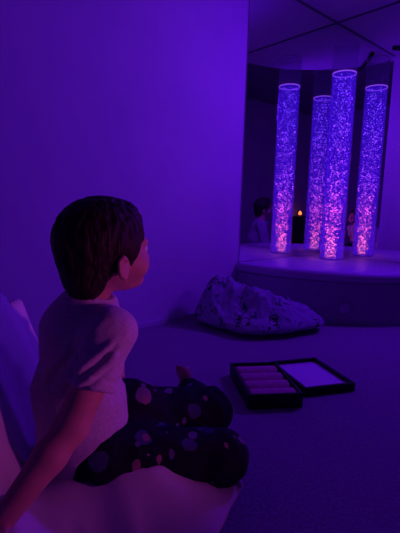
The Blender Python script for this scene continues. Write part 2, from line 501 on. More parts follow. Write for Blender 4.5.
# bubbles
ib = bmesh.new(); bmesh.ops.create_icosphere(ib, subdivisions=1, radius=1.0)
ib.verts.ensure_lookup_table()
iv = np.array([v.co[:] for v in ib.verts]); fi = np.array([[v.index for v in f.verts] for f in ib.faces]); ib.free()
NB = 1650
hz = rng.random(NB) ** 1.1 * (ZW - BENCH_H - 0.02) + 0.014
frac = hz / (ZW - BENCH_H)
spread = np.clip(0.52 + 1.5 * frac, 0, 1) * (RT - 0.016)
rad = spread * rng.random(NB) ** 0.62; an = rng.random(NB) * 2 * math.pi
size = 0.0018 + 0.0042 * rng.random(NB) ** 2.2
off = np.array([-0.012, 0.0]) * 1.0
cx = TC.x + rad * np.cos(an) + (1 - np.clip(frac * 2.5, 0, 1)) * off[0]; cy = TC.y + rad * np.sin(an)
cz = BENCH_H + hz
vv = (iv[None] * (size[:, None, None] * np.array([1, 1, 0.8])) + np.stack([cx, cy, cz], 1)[:, None]).reshape(-1, 3)
ff = (fi[None] + (np.arange(NB) * len(iv))[:, None, None]).reshape(-1, 3)
me = bpy.data.meshes.new('bubbles'); me.from_pydata(vv.tolist(), [], ff.tolist()); me.update()
M['bubble'].cycles.emission_sampling = 'NONE'
o = link_mesh('bubbles', me, M['bubble'], tube); o['kind'] = 'stuff'; o['label'] = 'pink and violet air bubbles rising in the water'

# black cable along the panel and ceiling above the left mirror
pts = [Vector((0.520, 2.990, PANEL_Z - 0.018)), Vector((0.505, 2.92, PANEL_Z - 0.019)), Vector((0.488, 2.82, PANEL_Z - 0.02)), Vector((0.476, 2.70, PANEL_Z - 0.02)), Vector((0.468, 2.57, PANEL_Z - 0.02)), Vector((0.462, 2.46, PANEL_Z + 0.02)), Vector((0.46, 2.43, PANEL_Z + 0.2)), Vector((0.46, 2.43, CEIL_Z - 0.01))]
cu = bpy.data.curves.new('cable_path', 'CURVE'); cu.dimensions = '3D'; cu.bevel_depth = 0.02; cu.bevel_resolution = 4
sp = cu.splines.new('BEZIER'); sp.bezier_points.add(len(pts) - 1)
for bp, p in zip(sp.bezier_points, pts):
    bp.co = p; bp.handle_left_type = bp.handle_right_type = 'AUTO'
tmp = bpy.data.objects.new('tmp_cable', cu); COL.objects.link(tmp)
bpy.context.view_layer.update()
me = bpy.data.meshes.new_from_object(tmp.evaluated_get(bpy.context.evaluated_depsgraph_get()))
bpy.data.objects.remove(tmp)
o = link_mesh('ceiling_cable', me, M['cable']); tag(recenter(o), 'thick black cable running under the ceiling panel, seen in the mirror', 'cable')

# ------------------------------------------------------------------ soft heaps (bean bag, blanket)
def heap(name, boundary, centre, height, nr=70, nt_=220, seam=0.02, sharp=2.6, m=None, fold=None, floor=0.002):
    """closed soft body over a boundary outline: a seam all round, domed above, flat below"""
    B = np.array(boundary, float); c = np.array(centre, float)
    ang_ = np.unwrap(np.arctan2(B[:, 1] - c[1], B[:, 0] - c[0]))
    rad_ = np.hypot(B[:, 0] - c[0], B[:, 1] - c[1])
    if ang_[-1] < ang_[0]: ang_, rad_ = ang_[::-1], rad_[::-1]
    A = np.concatenate([ang_ - 2 * math.pi, ang_, ang_ + 2 * math.pi]); R_ = np.tile(rad_, 3)
    bm = bmesh.new()
    top = bm.verts.new((c[0], c[1], height(c[0], c[1], 0.0))); bot = bm.verts.new((c[0], c[1], floor))
    ringsT, ringsB = [], []
    for i in range(1, nr + 1):
        q = (i / nr)
        q = 1 - (1 - q) ** 1.35
        rt, rb = [], []
        for j in range(nt_):
            a = 2 * math.pi * j / nt_
            # straight sides between outline points, softened corners
            R = np.mean([np.interp(a + d_ + 2 * math.pi * round((A[len(A) // 2] - a) / (2 * math.pi)), A, R_) for d_ in (-0.02, 0, 0.02)])
            x, y = c[0] + q * R * math.cos(a), c[1] + q * R * math.sin(a)
            pr = (1 - q ** sharp) ** 0.5
            z = seam + (height(x, y, q) - seam) * pr
            rt.append(bm.verts.new((x, y, max(z, floor + 0.003))))
            if i < nr: rb.append(bm.verts.new((x, y, floor + (seam - floor) * q ** 6)))
        ringsT.append(rt); ringsB.append(rb if rb else rt)
    for j in range(nt_):
        k = (j + 1) % nt_
        bm.faces.new((top, ringsT[0][j], ringsT[0][k])); bm.faces.new((bot, ringsB[0][k], ringsB[0][j]))
        for i in range(nr - 1):
            bm.faces.new((ringsT[i][j], ringsT[i + 1][j], ringsT[i + 1][k], ringsT[i][k]))
            bm.faces.new((ringsB[i][k], ringsB[i + 1][k], ringsB[i + 1][j], ringsB[i][j]))
    o = from_bm(name, bm, m, smooth=True)
    return o


def gau(x, y, cx, cy, sx, sy): return math.exp(-(((x - cx) / sx) ** 2 + ((y - cy) / sy) ** 2))
def ridge(x, y, ax, ay, bx, by, w):
    """soft crease between two points"""
    dx, dy = bx - ax, by - ay; L = dx * dx + dy * dy
    t = min(1, max(0, ((x - ax) * dx + (y - ay) * dy) / L))
    d = math.hypot(x - ax - t * dx, y - ay - t * dy)
    return math.exp(-(d / w) ** 2) * math.sin(math.pi * min(0.95, max(0.05, t)))


def sstep(a, b, v):
    t = max(0.0, min(1.0, (v - a) / (b - a))); return t * t * (3 - 2 * t)


def bag_h(x, y, q):
    z = 0.088
    p = Vector((x * 4.5, y * 4.5, 0.3))
    # crumpled bank rising on the boy's far left
    edge = -0.365 + 0.035 * noise.noise(Vector((y * 9, 2.0, 0.0)))
    bank = sstep(0, 0.15, edge - x) * sstep(0.50, 0.78, y) * (1 - sstep(1.14, 1.34, y)) * (1 - 0.5 * sstep(-0.55, -0.95, x))
    z += bank * (0.345 + 0.05 * (1 - 2.5 * abs(noise.noise(p * 2.2))) + 0.02 * noise.noise(p * 5))
    z += 0.05 * gau(x, y, -0.425, 1.06, 0.03, 0.05)
    z += 0.030 * gau(x, y, -0.38, 0.66, 0.16, 0.12)
    z -= 0.080 * sstep(0.83, 0.70, y) * sstep(-0.34, -0.18, x)   # near side rolls down to the carpet
    z -= 0.025 * gau(x, y, -0.24, 0.98, 0.14, 0.10)
    z += 0.085 * gau(x, y, -0.11, 0.85, 0.16, 0.055)
    z += 0.016 * ridge(x, y, -0.18, 0.83, -0.08, 0.70, 0.025)
    z += 0.018 * ridge(x, y, -0.45, 0.85, -0.20, 0.55, 0.035)
    z += 0.020 * noise.noise(p) + 0.010 * (1 - 2.5 * abs(noise.noise(p * 2.1)))
    return z

bag = heap('bean_bag', [(0.122, 0.945), (0.085, 0.86), (0.035, 0.75), (-0.03, 0.63), (-0.16, 0.46), (-0.5, 0.30), (-0.85, 0.40), (-1.0, 0.75), (-0.98, 1.1), (-0.80, 1.36), (-0.45, 1.36), (-0.2, 1.30), (-0.02, 1.36), (0.05, 1.30), (0.075, 1.1)],
           (-0.40, 0.88), bag_h, m=M['bag'], seam=0.038)
bag_root = empty('floor_bean_bag', (-0.40, 0.88, 0))
tag(bag_root, 'big crumpled white bean bag cushion the boy is sitting on', 'bean bag')
bag.data.transform(bag_root.matrix_basis.inverted()); bag.parent = bag_root; bag.name = 'cover'
bm = bmesh.new()
obox(bm, Matrix.Translation((0.112, 0.925, 0.052)) @ Matrix.Rotation(-1.1, 4, 'Z') @ Matrix.Rotation(0.3, 4, 'X'), 0.010, 0.0015, 0.010, 0.0008)
from_bm('seam_tag', bm, M['lining'], bag_root)


def dome(x, y, cx, cy, sx, sy): return math.exp(-(((x - cx) / sx) ** 2 + ((y - cy) / sy) ** 2) ** 1.8)
def bl_h(x, y, q):
    p = Vector((x * 6, y * 6, 1.7))
    wx, wy = x + 0.03 * noise.noise(p), y + 0.03 * noise.noise(p + Vector((5, 3, 1)))
    z = 0.085
    for h_, cx_, cy_, sx_, sy_ in ((0.255, 0.085, 2.54, 0.105, 0.14), (0.185, 0.21, 2.52, 0.10, 0.15), (0.145, 0.34, 2.43, 0.11, 0.16), (0.10, 0.47, 2.40, 0.11, 0.14), (0.055, 0.61, 2.42, 0.10, 0.10)):
        d_ = h_ * dome(wx, wy, cx_, cy_, sx_, sy_)
        z = max(z, 0.085 + d_) * 0.75 + (z + d_ * 0.35) * 0.25
    z += 0.024 * (1 - 2.4 * abs(noise.noise(p * 1.3))) + 0.020 * (1 - 2 * abs(noise.noise(p * 2.4))) + 0.007 * noise.noise(p * 5.5)
    return z

bl = heap('blanket', [(-0.035, 2.48), (-0.01, 2.56), (0.09, 2.66), (0.19, 2.74), (0.29, 2.72), (0.42, 2.60), (0.60, 2.535), (0.72, 2.50), (0.76, 2.46), (0.72, 2.36), (0.60, 2.29), (0.42, 2.21), (0.26, 2.19), (0.14, 2.29), (0.03, 2.38)],
          (0.30, 2.45), bl_h, nr=90, nt_=260, seam=0.05, sharp=3.2, m=M['blanket'])
tag(recenter(bl), 'crumpled leaf-patterned blanket heaped on the carpet at the foot of the podium', 'blanket')

# ------------------------------------------------------------------ black hinged case with its four pink rolls
A0 = Vector((0.185, 1.402, 0))
ux = Vector((0.988, 0.145, 0)).normalized(); uy = Vector((-ux.y, ux.x, 0))
LX, LY, HB, WTK = 0.203, 0.310, 0.055, 0.010
def frameM(o, x, y, z=None):
    z = z or x.cross(y)
    m_ = Matrix.Identity(4)
    for i in range(3):
        m_[i][0], m_[i][1], m_[i][2], m_[i][3] = x[i], y[i], z[i], o[i]
    return m_
case = empty('storage_case', A0 + ux * LX / 2 + uy * LY / 2)
tag(case, 'open black rectangular case on the carpet holding four pink rolls', 'case')
def tray(bm, Mt, lx, ly, h, w, floor_t):
    """open tray, corner at the origin of Mt"""
    T = lambda x, y, z: Mt @ Matrix.Translation((x, y, z))
    obox(bm, T(lx / 2, ly / 2, floor_t / 2), lx / 2, ly / 2, floor_t / 2)
    obox(bm, T(lx / 2, w / 2, h / 2), lx / 2, w / 2, h / 2, 0.002)
    obox(bm, T(lx / 2, ly - w / 2, h / 2), lx / 2, w / 2, h / 2, 0.002)
    obox(bm, T(w / 2, ly / 2, h / 2), w / 2, ly / 2 - w * 0.98, h / 2, 0.002)
    obox(bm, T(lx - w / 2, ly / 2, h / 2), w / 2, ly / 2 - w * 0.98, h / 2, 0.002)
Mc = frameM(A0, ux, uy)
bm = bmesh.new(); tray(bm, Mc, LX, LY, HB, WTK, 0.006)
from_bm('case_body', bm, M['black'], case)
# lift-off lid lying on the carpet, hollow side up
L0 = Vector((0.414, 1.520, 0)); lux = Vector((0.955, 0.295, 0)).normalized(); luy = Vector((-lux.y, lux.x, 0))
LW, LL = 0.228, 0.292
Ml = frameM(L0, lux, luy)
lid = empty('case_lid', L0 + lux * LW / 2 + luy * LL / 2)
tag(lid, 'shallow black lid with pale lining lying upturned on the carpet right of the case', 'lid')
bm = bmesh.new(); tray(bm, Ml, LW, LL, 0.034, 0.012, 0.006)
from_bm('rim', bm, M['black'], lid)
bm = bmesh.new(); obox(bm, Ml @ Matrix.Translation((LW / 2, LL / 2, 0.012)), LW / 2 - 0.0125, LL / 2 - 0.0125, 0.006)
from_bm('lining', bm, M['lining'], lid)['label'] = 'pale lining inside the lid'
rolls = ['pink roll in the black case, nearest the front end', 'second pink roll from the front end of the black case', 'third pink roll from the front end of the black case', 'pink roll in the black case, at its far end towards the blanket']
roll0 = None
pitch_ = (LY - 2 * WTK) / 4
for k in range(4):
    c = A0 + ux * LX / 2 + uy * (WTK + pitch_ * (k + 0.5)) + Vector((0, 0, 0.0062))
    if roll0 is None:
        rad_r = pitch_ * 0.47; hl = LX / 2 - WTK - 0.004
        bm = bmesh.new(); n_ = 40; ringv = []
        for (xx, rr_) in ((-hl, 0.001), (-hl, rad_r * 0.55), (-hl + 0.001, rad_r * 0.86), (-hl + 0.006, rad_r), (-hl * 0.5, rad_r), (0, rad_r), (hl * 0.5, rad_r), (hl - 0.006, rad_r), (hl - 0.001, rad_r * 0.86), (hl, rad_r * 0.55), (hl, 0.001)):
            ringv.append([bm.verts.new((xx, rr_ * math.cos(2 * math.pi * i / n_), 0.0245 + rr_ * 0.62 * math.sin(2 * math.pi * i / n_))) for i in range(n_)])
        for a_, b_ in zip(ringv[:-1], ringv[1:]):
            for i in range(n_): bm.faces.new((a_[i], a_[(i + 1) % n_], b_[(i + 1) % n_], b_[i]))
        o = roll0 = from_bm('padded_roll', bm, M['roll'], smooth=True)
    else:
        o = roll0.copy(); COL.objects.link(o)
    o.location = c; o.rotation_euler = (0, 0, math.atan2(ux.y, ux.x))
    tag(o, rolls[k], 'roll', 'pink rolls in the black case')

# ------------------------------------------------------------------ people
def hand_prims(wrist, fdir, up, side, s=1.0, curl=0.35):
    """palm, four unequal bent fingers and a side thumb; fdir = where fingers point, up = back of the hand, side=+1 thumb on fdir x up"""
    f = np.array(fdir, float); f /= np.linalg.norm(f); u = np.array(up, float); u -= f * (u @ f); u /= np.linalg.norm(u)
    sd = np.cross(f, u) * side
    w = np.array(wrist, float); P = []
    R = np.stack([sd, f, u], 1)
    P.append((sd_ell(w + f * 0.040 * s, (0.031 * s, 0.042 * s, 0.0135 * s), R), 0.008 * s))
    for i, (o_, l_) in enumerate(((0.022, 0.058), (0.0075, 0.066), (-0.0075, 0.060), (-0.021, 0.047))):
        a = w + sd * o_ * s + f * 0.066 * s
        d = f + sd * o_ * 3.0
        p1 = a + d * l_ * 0.45 * s - u * 0.1 * curl * l_ * s
        p2 = p1 + (d * 0.8 - u * curl * 0.7) * l_ * 0.32 * s
        p3 = p2 + (d * 0.6 - u * curl * 1.2) * l_ * 0.26 * s
        r_ = 0.0075 * s
        P += [(sd_cap(a - f * 0.02 * s, p1, r_ * 1.1, r_), 0.004 * s), (sd_cap(p1, p2, r_, r_ * 0.92), 0.002), (sd_cap(p2, p3, r_ * 0.92, r_ * 0.8), 0.002)]
    t0 = w + sd * 0.020 * s + f * 0.018 * s; t1 = t0 + (sd * 0.8 + f * 0.7) * 0.030 * s; t2 = t1 + (sd * 0.35 + f * 0.95) * 0.026 * s - u * 0.004 * s
    P += [(sd_cap(t0, t1, 0.012 * s, 0.0095 * s), 0.006 * s), (sd_cap(t1, t2, 0.0095 * s, 0.008 * s), 0.003)]
    return P


def head_prims(c, R, s):
    """c head centre, R columns = right, forward, up; s = 1 for a child's head 19 cm tall"""
    q = lambda x, y, z: np.array(c) + R @ (np.array([x, y, z]) * s)
    e = lambda x, y, z, a, b, d: sd_ell(q(x, y, z), np.array([a, b, d]) * s, R)
    P = [(e(0, -0.006, 0.018, 0.073, 0.090, 0.078), 0.01),
         (e(0, 0.030, -0.030, 0.056, 0.058, 0.062), 0.03),            # face
         (e(0, 0.050, -0.066, 0.030, 0.030, 0.026), 0.025),           # jaw, chin
         (e(0, 0.074, -0.078, 0.015, 0.014, 0.013), 0.015)]
    for sx in (-1, 1):
        P += [(e(sx * 0.036, 0.056, -0.036, 0.026, 0.028, 0.026), 0.02),  # cheeks
              (e(sx * 0.030, 0.074, 0.012, 0.020, 0.012, 0.008), 0.012)]  # brows
    P += [(sd_cap(q(0, 0.084, 0.0), q(0, 0.098, -0.026), 0.007 * s, 0.0095 * s), 0.012),
          (e(0.007, 0.093, -0.029, 0.007, 0.008, 0.006), 0.006), (e(-0.007, 0.093, -0.029, 0.007, 0.008, 0.006), 0.006),
          (e(0, 0.083, -0.049, 0.019, 0.010, 0.0045), 0.005), (e(0, 0.082, -0.057, 0.016, 0.010, 0.0050), 0.005)]
    for sx in (-1, 1):
        Re = R @ rotz(sx * 0.45)
        P += [(sd_ell(q(sx * 0.073, 0.009, -0.034), np.array([0.006, 0.017, 0.026]) * s, Re), 0.006),
              (sd_ell(q(sx * 0.077, 0.004, -0.030), np.array([0.005, 0.015, 0.024]) * s, Re), 0.004)]
        o3 = R @ np.array([sx * 0.0045, 0.0, 0.0]) * s
        P += [(sd_cap(q(sx * 0.079, -0.006, -0.022) + o3, q(sx * 0.079, 0.004, -0.010) + o3, 0.0035 * s, 0.0035 * s), 0.003),
              (sd_cap(q(sx * 0.079, -0.006, -0.022) + o3, q(sx * 0.078, -0.002, -0.048) + o3, 0.0035 * s, 0.0035 * s), 0.003),
              (sd_cap(q(sx * 0.079, 0.004, -0.010) + o3, q(sx * 0.078, 0.014, -0.020) + o3, 0.0033 * s, 0.003 * s), 0.003),
              (sd_ell(q(sx * 0.077, 0.008, -0.054), np.array([0.005, 0.007, 0.007]) * s, R), 0.004)]
    return P, q, e


def eyes(root, q, R, s):
    for sx in (-1, 1):
        for nm, r_, off_, mm in (('eye', 0.0125, 0.0750, M['eye']), ('iris', 0.0066, 0.0822, M['iris'])):
            bm = bmesh.new(); bmesh.ops.create_icosphere(bm, subdivisions=3, radius=r_ * s, matrix=Matrix.Translation(Vector(q(sx * 0.029, off_, -0.004))))
            o_ = from_bm(nm, bm, mm, root if nm == 'eye' else ob_, smooth=True)
            if nm == 'eye': ob_ = o_
            else: o_.data.transform(Matrix.Identity(4))


def frame3(yaw, pitch=0.0):
    """columns right, forward, up for a heading (0 = +X) and a nod"""
    f = np.array([math.cos(yaw) * math.cos(pitch), math.sin(yaw) * math.cos(pitch), math.sin(pitch)])
    r_ = np.array([math.sin(yaw), -math.cos(yaw), 0.0])
    return np.stack([r_, f, np.cross(r_, f)], 1)


def carve(fn, cutters):
    def f(P):
        d = fn(P)
        for c in cutters: d = np.maximum(d, c(P))
        return d
    f.box = fn.box
    return f


def plane(p, n_):
    """keeps the side the normal points away from"""
    p = np.asarray(p, np.float32); n_ = np.asarray(n_, np.float32); n_ = n_ / np.linalg.norm(n_)
    return lambda P: (P - p) @ n_


def wrinkle(amp, sc, seed=0.0, stretch=(1, 1, 1)):
    def f(co, n_):
        p = Vector((co.x * sc * stretch[0] + seed, co.y * sc * stretch[1], co.z * sc * stretch[2]))
        return amp * (1 - 2.4 * abs(noise.noise(p))) + amp * 0.4 * noise.noise(p * 2.7)
    return f


def hair_fn(q, e, R, s, thick, nape, front):
    base = union([(e(0, -0.008, 0.020, 0.073 + thick, 0.090 + thick, 0.078 + thick), 0.01),
                  (e(0, -0.048, -0.045, 0.052 + thick * 0.7, 0.034 + thick, 0.066), 0.03),
                  (e(0, 0.030, 0.055, 0.058, 0.050, 0.040), 0.02)])
    def f(P):
        d = base(P)
        L = ((P - np.asarray(q(0, 0, 0), np.float32)) @ np.asarray(R, np.float32)) / s
        x, y, z = L[..., 0], L[..., 1], L[..., 2]
        # hairline: forehead high, temples back, sideburn before the ear, nape low
        line = np.where(z > 0.030, front, np.where(z > -0.030, 0.034 + (z + 0.030) * (front - 0.034) / 0.060, -0.004 + 0.35 * (z + 0.030)))
        side = np.where((z < -0.020) & (z > -0.046), 0.036 + (z + 0.020) * 0.3, -1.0)
        line = np.maximum(line, np.where(np.abs(x) > 0.045, side, -1.0))
        d = np.maximum(d, (y - line) * s)
        d = np.maximum(d, (nape - z) * s)
        ear = np.sqrt(((np.abs(x) - 0.076) / 0.016) ** 2 + ((y - 0.008) / 0.018) ** 2 + ((z + 0.034) / 0.027) ** 2)
        d = np.maximum(d, (1 - ear) * 0.014 * s)
        return d
    f.box = base.box
    return f


# --- the boy ------------------------------------------------------
boy = empty('person', (-0.24, 0.92, 0.09))
tag(boy, 'young boy in grey shirt and navy pyjama trousers sitting on the bean bag, gazing right', 'person')
HS = 0.985
hc = np.array([-0.203, 0.885, 0.617])
RH = frame3(math.radians(36), 0.03)
hp, q, e = head_prims(hc, RH, HS)
neck0 = np.array([-0.240, 0.892, 0.488]); neck1 = np.array([-0.222, 0.886, 0.565])
rsh, lsh = np.array([-0.180, 0.830, 0.448]), np.array([-0.300, 0.960, 0.438])
relb, rwr = np.array([-0.240, 0.762, 0.280]), np.array([-0.330, 0.665, 0.160])
lelb, lwr = np.array([-0.225, 1.050, 0.290]), np.array([-0.195, 1.010, 0.205])
pel, mid, upb = np.array([-0.255, 0.925, 0.150]), np.array([-0.277, 0.925, 0.285]), np.array([-0.256, 0.905, 0.425])
rhip, rkn, rank_ = np.array([-0.200, 0.885, 0.140]), np.array([0.055, 0.938, 0.112]), np.array([-0.10, 1.05, 0.085])
lhip, lkn, lank_ = np.array([-0.235, 0.990, 0.158]), np.array([0.036, 1.095, 0.150]), np.array([-0.026, 1.262, 0.135])
RB = frame3(math.radians(48))
body = hp + [(sd_cap(neck0, neck1, 0.040, 0.036), 0.025),
     (sd_cap(pel, mid, 0.082, 0.074), 0.03), (sd_cap(mid, upb, 0.074, 0.070), 0.03),
     (sd_cap(upb, rsh, 0.060, 0.036), 0.03), (sd_cap(upb, lsh, 0.060, 0.036), 0.03),
     (sd_cap(rsh, relb, 0.038, 0.033), 0.015), (sd_cap(relb, relb * 0.65 + rwr * 0.35, 0.032, 0.031), 0.012), (sd_cap(relb * 0.65 + rwr * 0.35, rwr, 0.031, 0.022), 0.012),
     (sd_cap(lsh, lelb, 0.036, 0.031), 0.015), (sd_cap(lelb, lwr, 0.031, 0.022), 0.012),
     (sd_cap(rhip, rkn, 0.058, 0.042), 0.02), (sd_cap(rkn, rank_, 0.040, 0.026), 0.012),
     (sd_cap(lhip, lkn, 0.056, 0.042), 0.02), (sd_cap(lkn, lank_, 0.040, 0.026), 0.012)]
body += hand_prims(rwr, (-0.45, -0.75, -0.25), (0.1, -0.3, 1), -1, 0.78, 0.15)
body += hand_prims(lwr, (0.8, -0.5, -0.35), (0.2, 0.3, 1), -1, 0.78, 0.5)
# bare left foot, toes up; the right foot lies folded under
heel, toe = np.array([-0.022, 1.288, 0.110]), np.array([-0.042, 1.285, 0.178])
body += [(sd_cap(lank_, heel, 0.026, 0.024), 0.012), (sd_cap(heel, toe, 0.024, 0.022), 0.01)]
for i in range(5):
    o_ = (i - 2) * 0.011
    b0 = toe + np.array([o_ * 0.8, 0.004 * i, 0.004]); body.append((sd_cap(b0, b0 + np.array([o_ * 0.1, -0.006, 0.021 - 0.003 * i]), 0.0075 - 0.0006 * i, 0.0062 - 0.0006 * i), 0.005))
rf0, rf1 = rank_, rank_ + np.array([-0.055, 0.045, -0.01])
body += [(sd_cap(rf0, rf1, 0.024, 0.020), 0.01)]
for i in range(5):
    b0 = rf1 + np.array([-0.010, 0.0, 0]) + np.array([0.7, 0.7, 0]) * (i - 2) * 0.009
    body.append((sd_cap(b0, b0 + np.array([-0.02, 0.016, -0.002]), 0.007, 0.006), 0.003))
me = mesh_sdf('body', union(body), 0.0036)
link_mesh('body', me, M['skin'], boy)
eyes(boy, q, RH, HS)
hf = hair_fn(q, e, RH, HS, 0.011, -0.099, 0.066)
me = mesh_sdf('hair', hf, 0.0030)
displace(me, wrinkle(0.0030, 60, 3.0, (1, 1, 0.35)))
link_mesh('hair', me, M['hair'], boy)
# shirt
sv = relb - rsh; sv /= np.linalg.norm(sv); hem = rsh + sv * 0.108
lv = lelb - lsh; lv /= np.linalg.norm(lv); lhem = lsh + lv * 0.105
torso = union([(sd_cap(pel + np.array([-0.004, 0, -0.015]), mid, 0.098, 0.090), 0.04), (sd_cap(mid, upb, 0.089, 0.080), 0.04),
               (sd_cap(upb, rsh, 0.074, 0.047), 0.03), (sd_cap(upb, lsh, 0.070, 0.043), 0.03), (sd_cap(upb, neck0 + np.array([0.003, 0, 0.026]), 0.086, 0.052), 0.03),
               (sd_ell(pel + np.array([-0.006, 0.0, 0.06]), (0.096, 0.100, 0.10)), 0.04)])
torso = carve(torso, [plane(neck0 + np.array([0, 0, 0.026]), (0.10, 0.10, 1)), plane(pel + np.array([0, 0, -0.055]), (0, 0, -1))])
def sleeve(a, b_, h_, v, r0, r1):
    s_ = carve(sd_cap(a, b_, r0, r1), [plane(h_, v)])
    band = carve(sd_cap(a, b_, r0 + 0.0025, r1 + 0.0035), [plane(h_, v), plane(h_ - v * 0.018, -v)])
    return s_, band
rs, rb_ = sleeve(rsh, relb + sv * 0.02, hem, sv, 0.049, 0.050)
ls, lb_ = sleeve(lsh, lelb + lv * 0.02, lhem, lv, 0.043, 0.044)
creases = []
for a_, b_ in (((-0.215, 0.768, 0.395), (-0.165, 0.785, 0.445)), ((-0.222, 0.760, 0.368), (-0.160, 0.775, 0.418)), ((-0.245, 0.800, 0.36), (-0.235, 0.835, 0.44))):
    creases.append(sd_cap(a_, b_, 0.009, 0.005))
def shirt_fn(P):
    d = smin(torso(P), rs(P), 0.022); d = smin(d, ls(P), 0.022)
    d = smin(d, rb_(P), 0.0015); d = smin(d, lb_(P), 0.0015)
    for c_ in creases: d = smin(d, c_(P), 0.012)
    return d
shirt_fn.box = (np.array([-0.43, 0.70, 0.06]), np.array([-0.08, 1.13, 0.53]))
me = mesh_sdf('shirt', shirt_fn, 0.0036)
def fold_shirt(co, n_):
    p = Vector((co.x * 7 + co.z * 5, co.y * 9, co.z * 13 - co.x * 9))
    extra = 0.0
    if n_.x * 0.5 - n_.y * 0.85 > 0:
        u_ = co.x * 0.85 + co.y * 0.5
        for (u0, z0, u1, z1) in ((0.192, 0.392, 0.248, 0.438), (0.186, 0.366, 0.244, 0.404), (0.150, 0.330, 0.190, 0.420)):
            L_ = math.hypot(u1 - u0, z1 - z0); du_, dz_ = (u1 - u0) / L_, (z1 - z0) / L_
            a_ = (u_ - u0) * du_ + (co.z - z0) * dz_; b_ = -(u_ - u0) * dz_ + (co.z - z0) * du_
            k_ = math.exp(-max(0, -a_, a_ - L_) ** 2 / 0.0001)
            extra += k_ * (0.0055 * math.exp(-((b_ - 0.006) / 0.006) ** 2) - 0.0055 * math.exp(-((b_ + 0.003) / 0.005) ** 2))
    return extra + 0.0042 * (1 - 2.4 * abs(noise.noise(p))) + 0.0012 * noise.noise(co * 60)
displace(me, fold_shirt)
link_mesh('shirt', me, M['shirt'], boy)
# trousers
tr_ = [(sd_ell(pel + np.array([0.01, 0.01, -0.015]), (0.118, 0.105, 0.068)), 0.02),
       (sd_cap(rhip, rkn, 0.074, 0.058), 0.03), (sd_cap(rkn, rank_ * 0.9 + rkn * 0.1, 0.056, 0.040), 0.02),
       (sd_ell(rkn + np.array([0.012, 0, 0.0]), (0.060, 0.058, 0.060)), 0.02),
       (sd_ell((-0.17, 1.0, 0.200), (0.085, 0.062, 0.070)), 0.05), (sd_cap(lhip, lkn, 0.088, 0.064), 0.03), (sd_cap(lkn, lank_ * 0.92 + lkn * 0.08, 0.053, 0.036), 0.02)]
tf = union(tr_)
cut = plane(np.array([0, 0, 0.058]), (0, 0, -1))
me = mesh_sdf('trousers', carve(tf, [plane((0, 0, 0.045), (0, 0, -1))]), 0.0038)
displace(me, wrinkle(0.0040, 17, 8.0, (1, 1, 1)))
link_mesh('pyjama_trousers', me, M['pyjama'], boy)['label'] = 'navy pyjama trousers printed with planets and rockets'

# --- the seated grown-up to the right, seen in the mirrors -----------
PX, PY = 1.30, 1.66
adult = empty('person', (PX, PY, 0.0))
tag(adult, 'person in a pale top sitting on the carpet, visible only as a small mirror reflection', 'person')
AY = math.radians(178)
RA = frame3(AY)
def AP(x, y, z): return np.array([PX, PY, 0.0]) + RA @ np.array([x, y, z])
AS = 1.14
ahc = AP(0, 0.035, 0.715)
RHa = frame3(AY - 0.1, -0.05)
ap, aq, ae = head_prims(ahc, RHa, AS)
an0, an1 = AP(0, 0.005, 0.535), AP(0, 0.02, 0.64)
ash = [AP(sx * 0.165, 0.0, 0.500) for sx in (1, -1)]
ael = [AP(sx * 0.235, 0.05, 0.265) for sx in (1, -1)]
awr = [AP(sx * 0.165, 0.205, 0.205) for sx in (1, -1)]
aun, amd, apl = AP(0, -0.005, 0.46), AP(0, -0.035, 0.30), AP(0, -0.02, 0.115)
ahp = [AP(sx * 0.09, 0.0, 0.105) for sx in (1, -1)]
akn = [AP(sx * 0.27, 0.22, 0.125) for sx in (1, -1)]
aan = [AP(-0.06, 0.31, 0.062), AP(0.06, 0.22, 0.062)]
ab = ap + [(sd_cap(an0, an1, 0.052, 0.048), 0.03), (sd_cap(apl, amd, 0.112, 0.105), 0.04), (sd_cap(amd, aun, 0.105, 0.095), 0.04)]
for i, sx in enumerate((1, -1)):
    ab += [(sd_cap(aun, ash[i], 0.075, 0.050), 0.04), (sd_cap(ash[i], ael[i], 0.048, 0.040), 0.02), (sd_cap(ael[i], awr[i], 0.040, 0.027), 0.015),
           (sd_cap(ahp[i], akn[i], 0.078, 0.055), 0.03), (sd_cap(akn[i], aan[i], 0.052, 0.034), 0.02)]
    ft = aan[i] + RA @ np.array([-sx * 0.10, 0.03, -0.022])
    ab += [(sd_cap(aan[i], ft, 0.034, 0.028), 0.015)]
    for t_ in range(5):
        b0 = ft + RA @ np.array([-sx * 0.014, (t_ - 2) * 0.014, 0]); ab.append((sd_cap(b0, b0 + RA @ np.array([-sx * 0.026, 0, 0]), 0.010, 0.008), 0.004))
    ab += hand_prims(awr[i], RA @ np.array([sx * 0.45, 0.8, -0.35]), (0, 0, 1), -sx, 1.0, 0.5)
me = mesh_sdf('body', union(ab), 0.0055)
link_mesh('body', me, M['skin'], adult)
eyes(adult, aq, RHa, AS)
me = mesh_sdf('hair', hair_fn(aq, ae, RHa, AS, 0.020, -0.105, 0.062), 0.005)
displace(me, wrinkle(0.004, 50, 5.0, (1, 1, 0.3)))
link_mesh('hair', me, M['hair'], adult)
top_ = [(sd_cap(apl, amd, 0.130, 0.122), 0.04), (sd_cap(amd, aun, 0.122, 0.112), 0.04), (sd_cap(an0 - np.array([0, 0, 0.05]), an0, 0.085, 0.066), 0.03)]
for i in (0, 1):
    w_ = ael[i] * 0.15 + awr[i] * 0.85
    top_ += [(sd_cap(aun, ash[i], 0.092, 0.068), 0.03), (sd_cap(ash[i], ael[i], 0.067, 0.056), 0.02), (sd_cap(ael[i], w_, 0.053, 0.040), 0.02)]
me = mesh_sdf('top', carve(union(top_), [plane(an0 + np.array([0, 0, 0.018]), (-0.2, 0, 1)), plane(AP(0, 0, 0.05), (0, 0, -1))]), 0.0055)
displace(me, wrinkle(0.005, 9, 2.0))
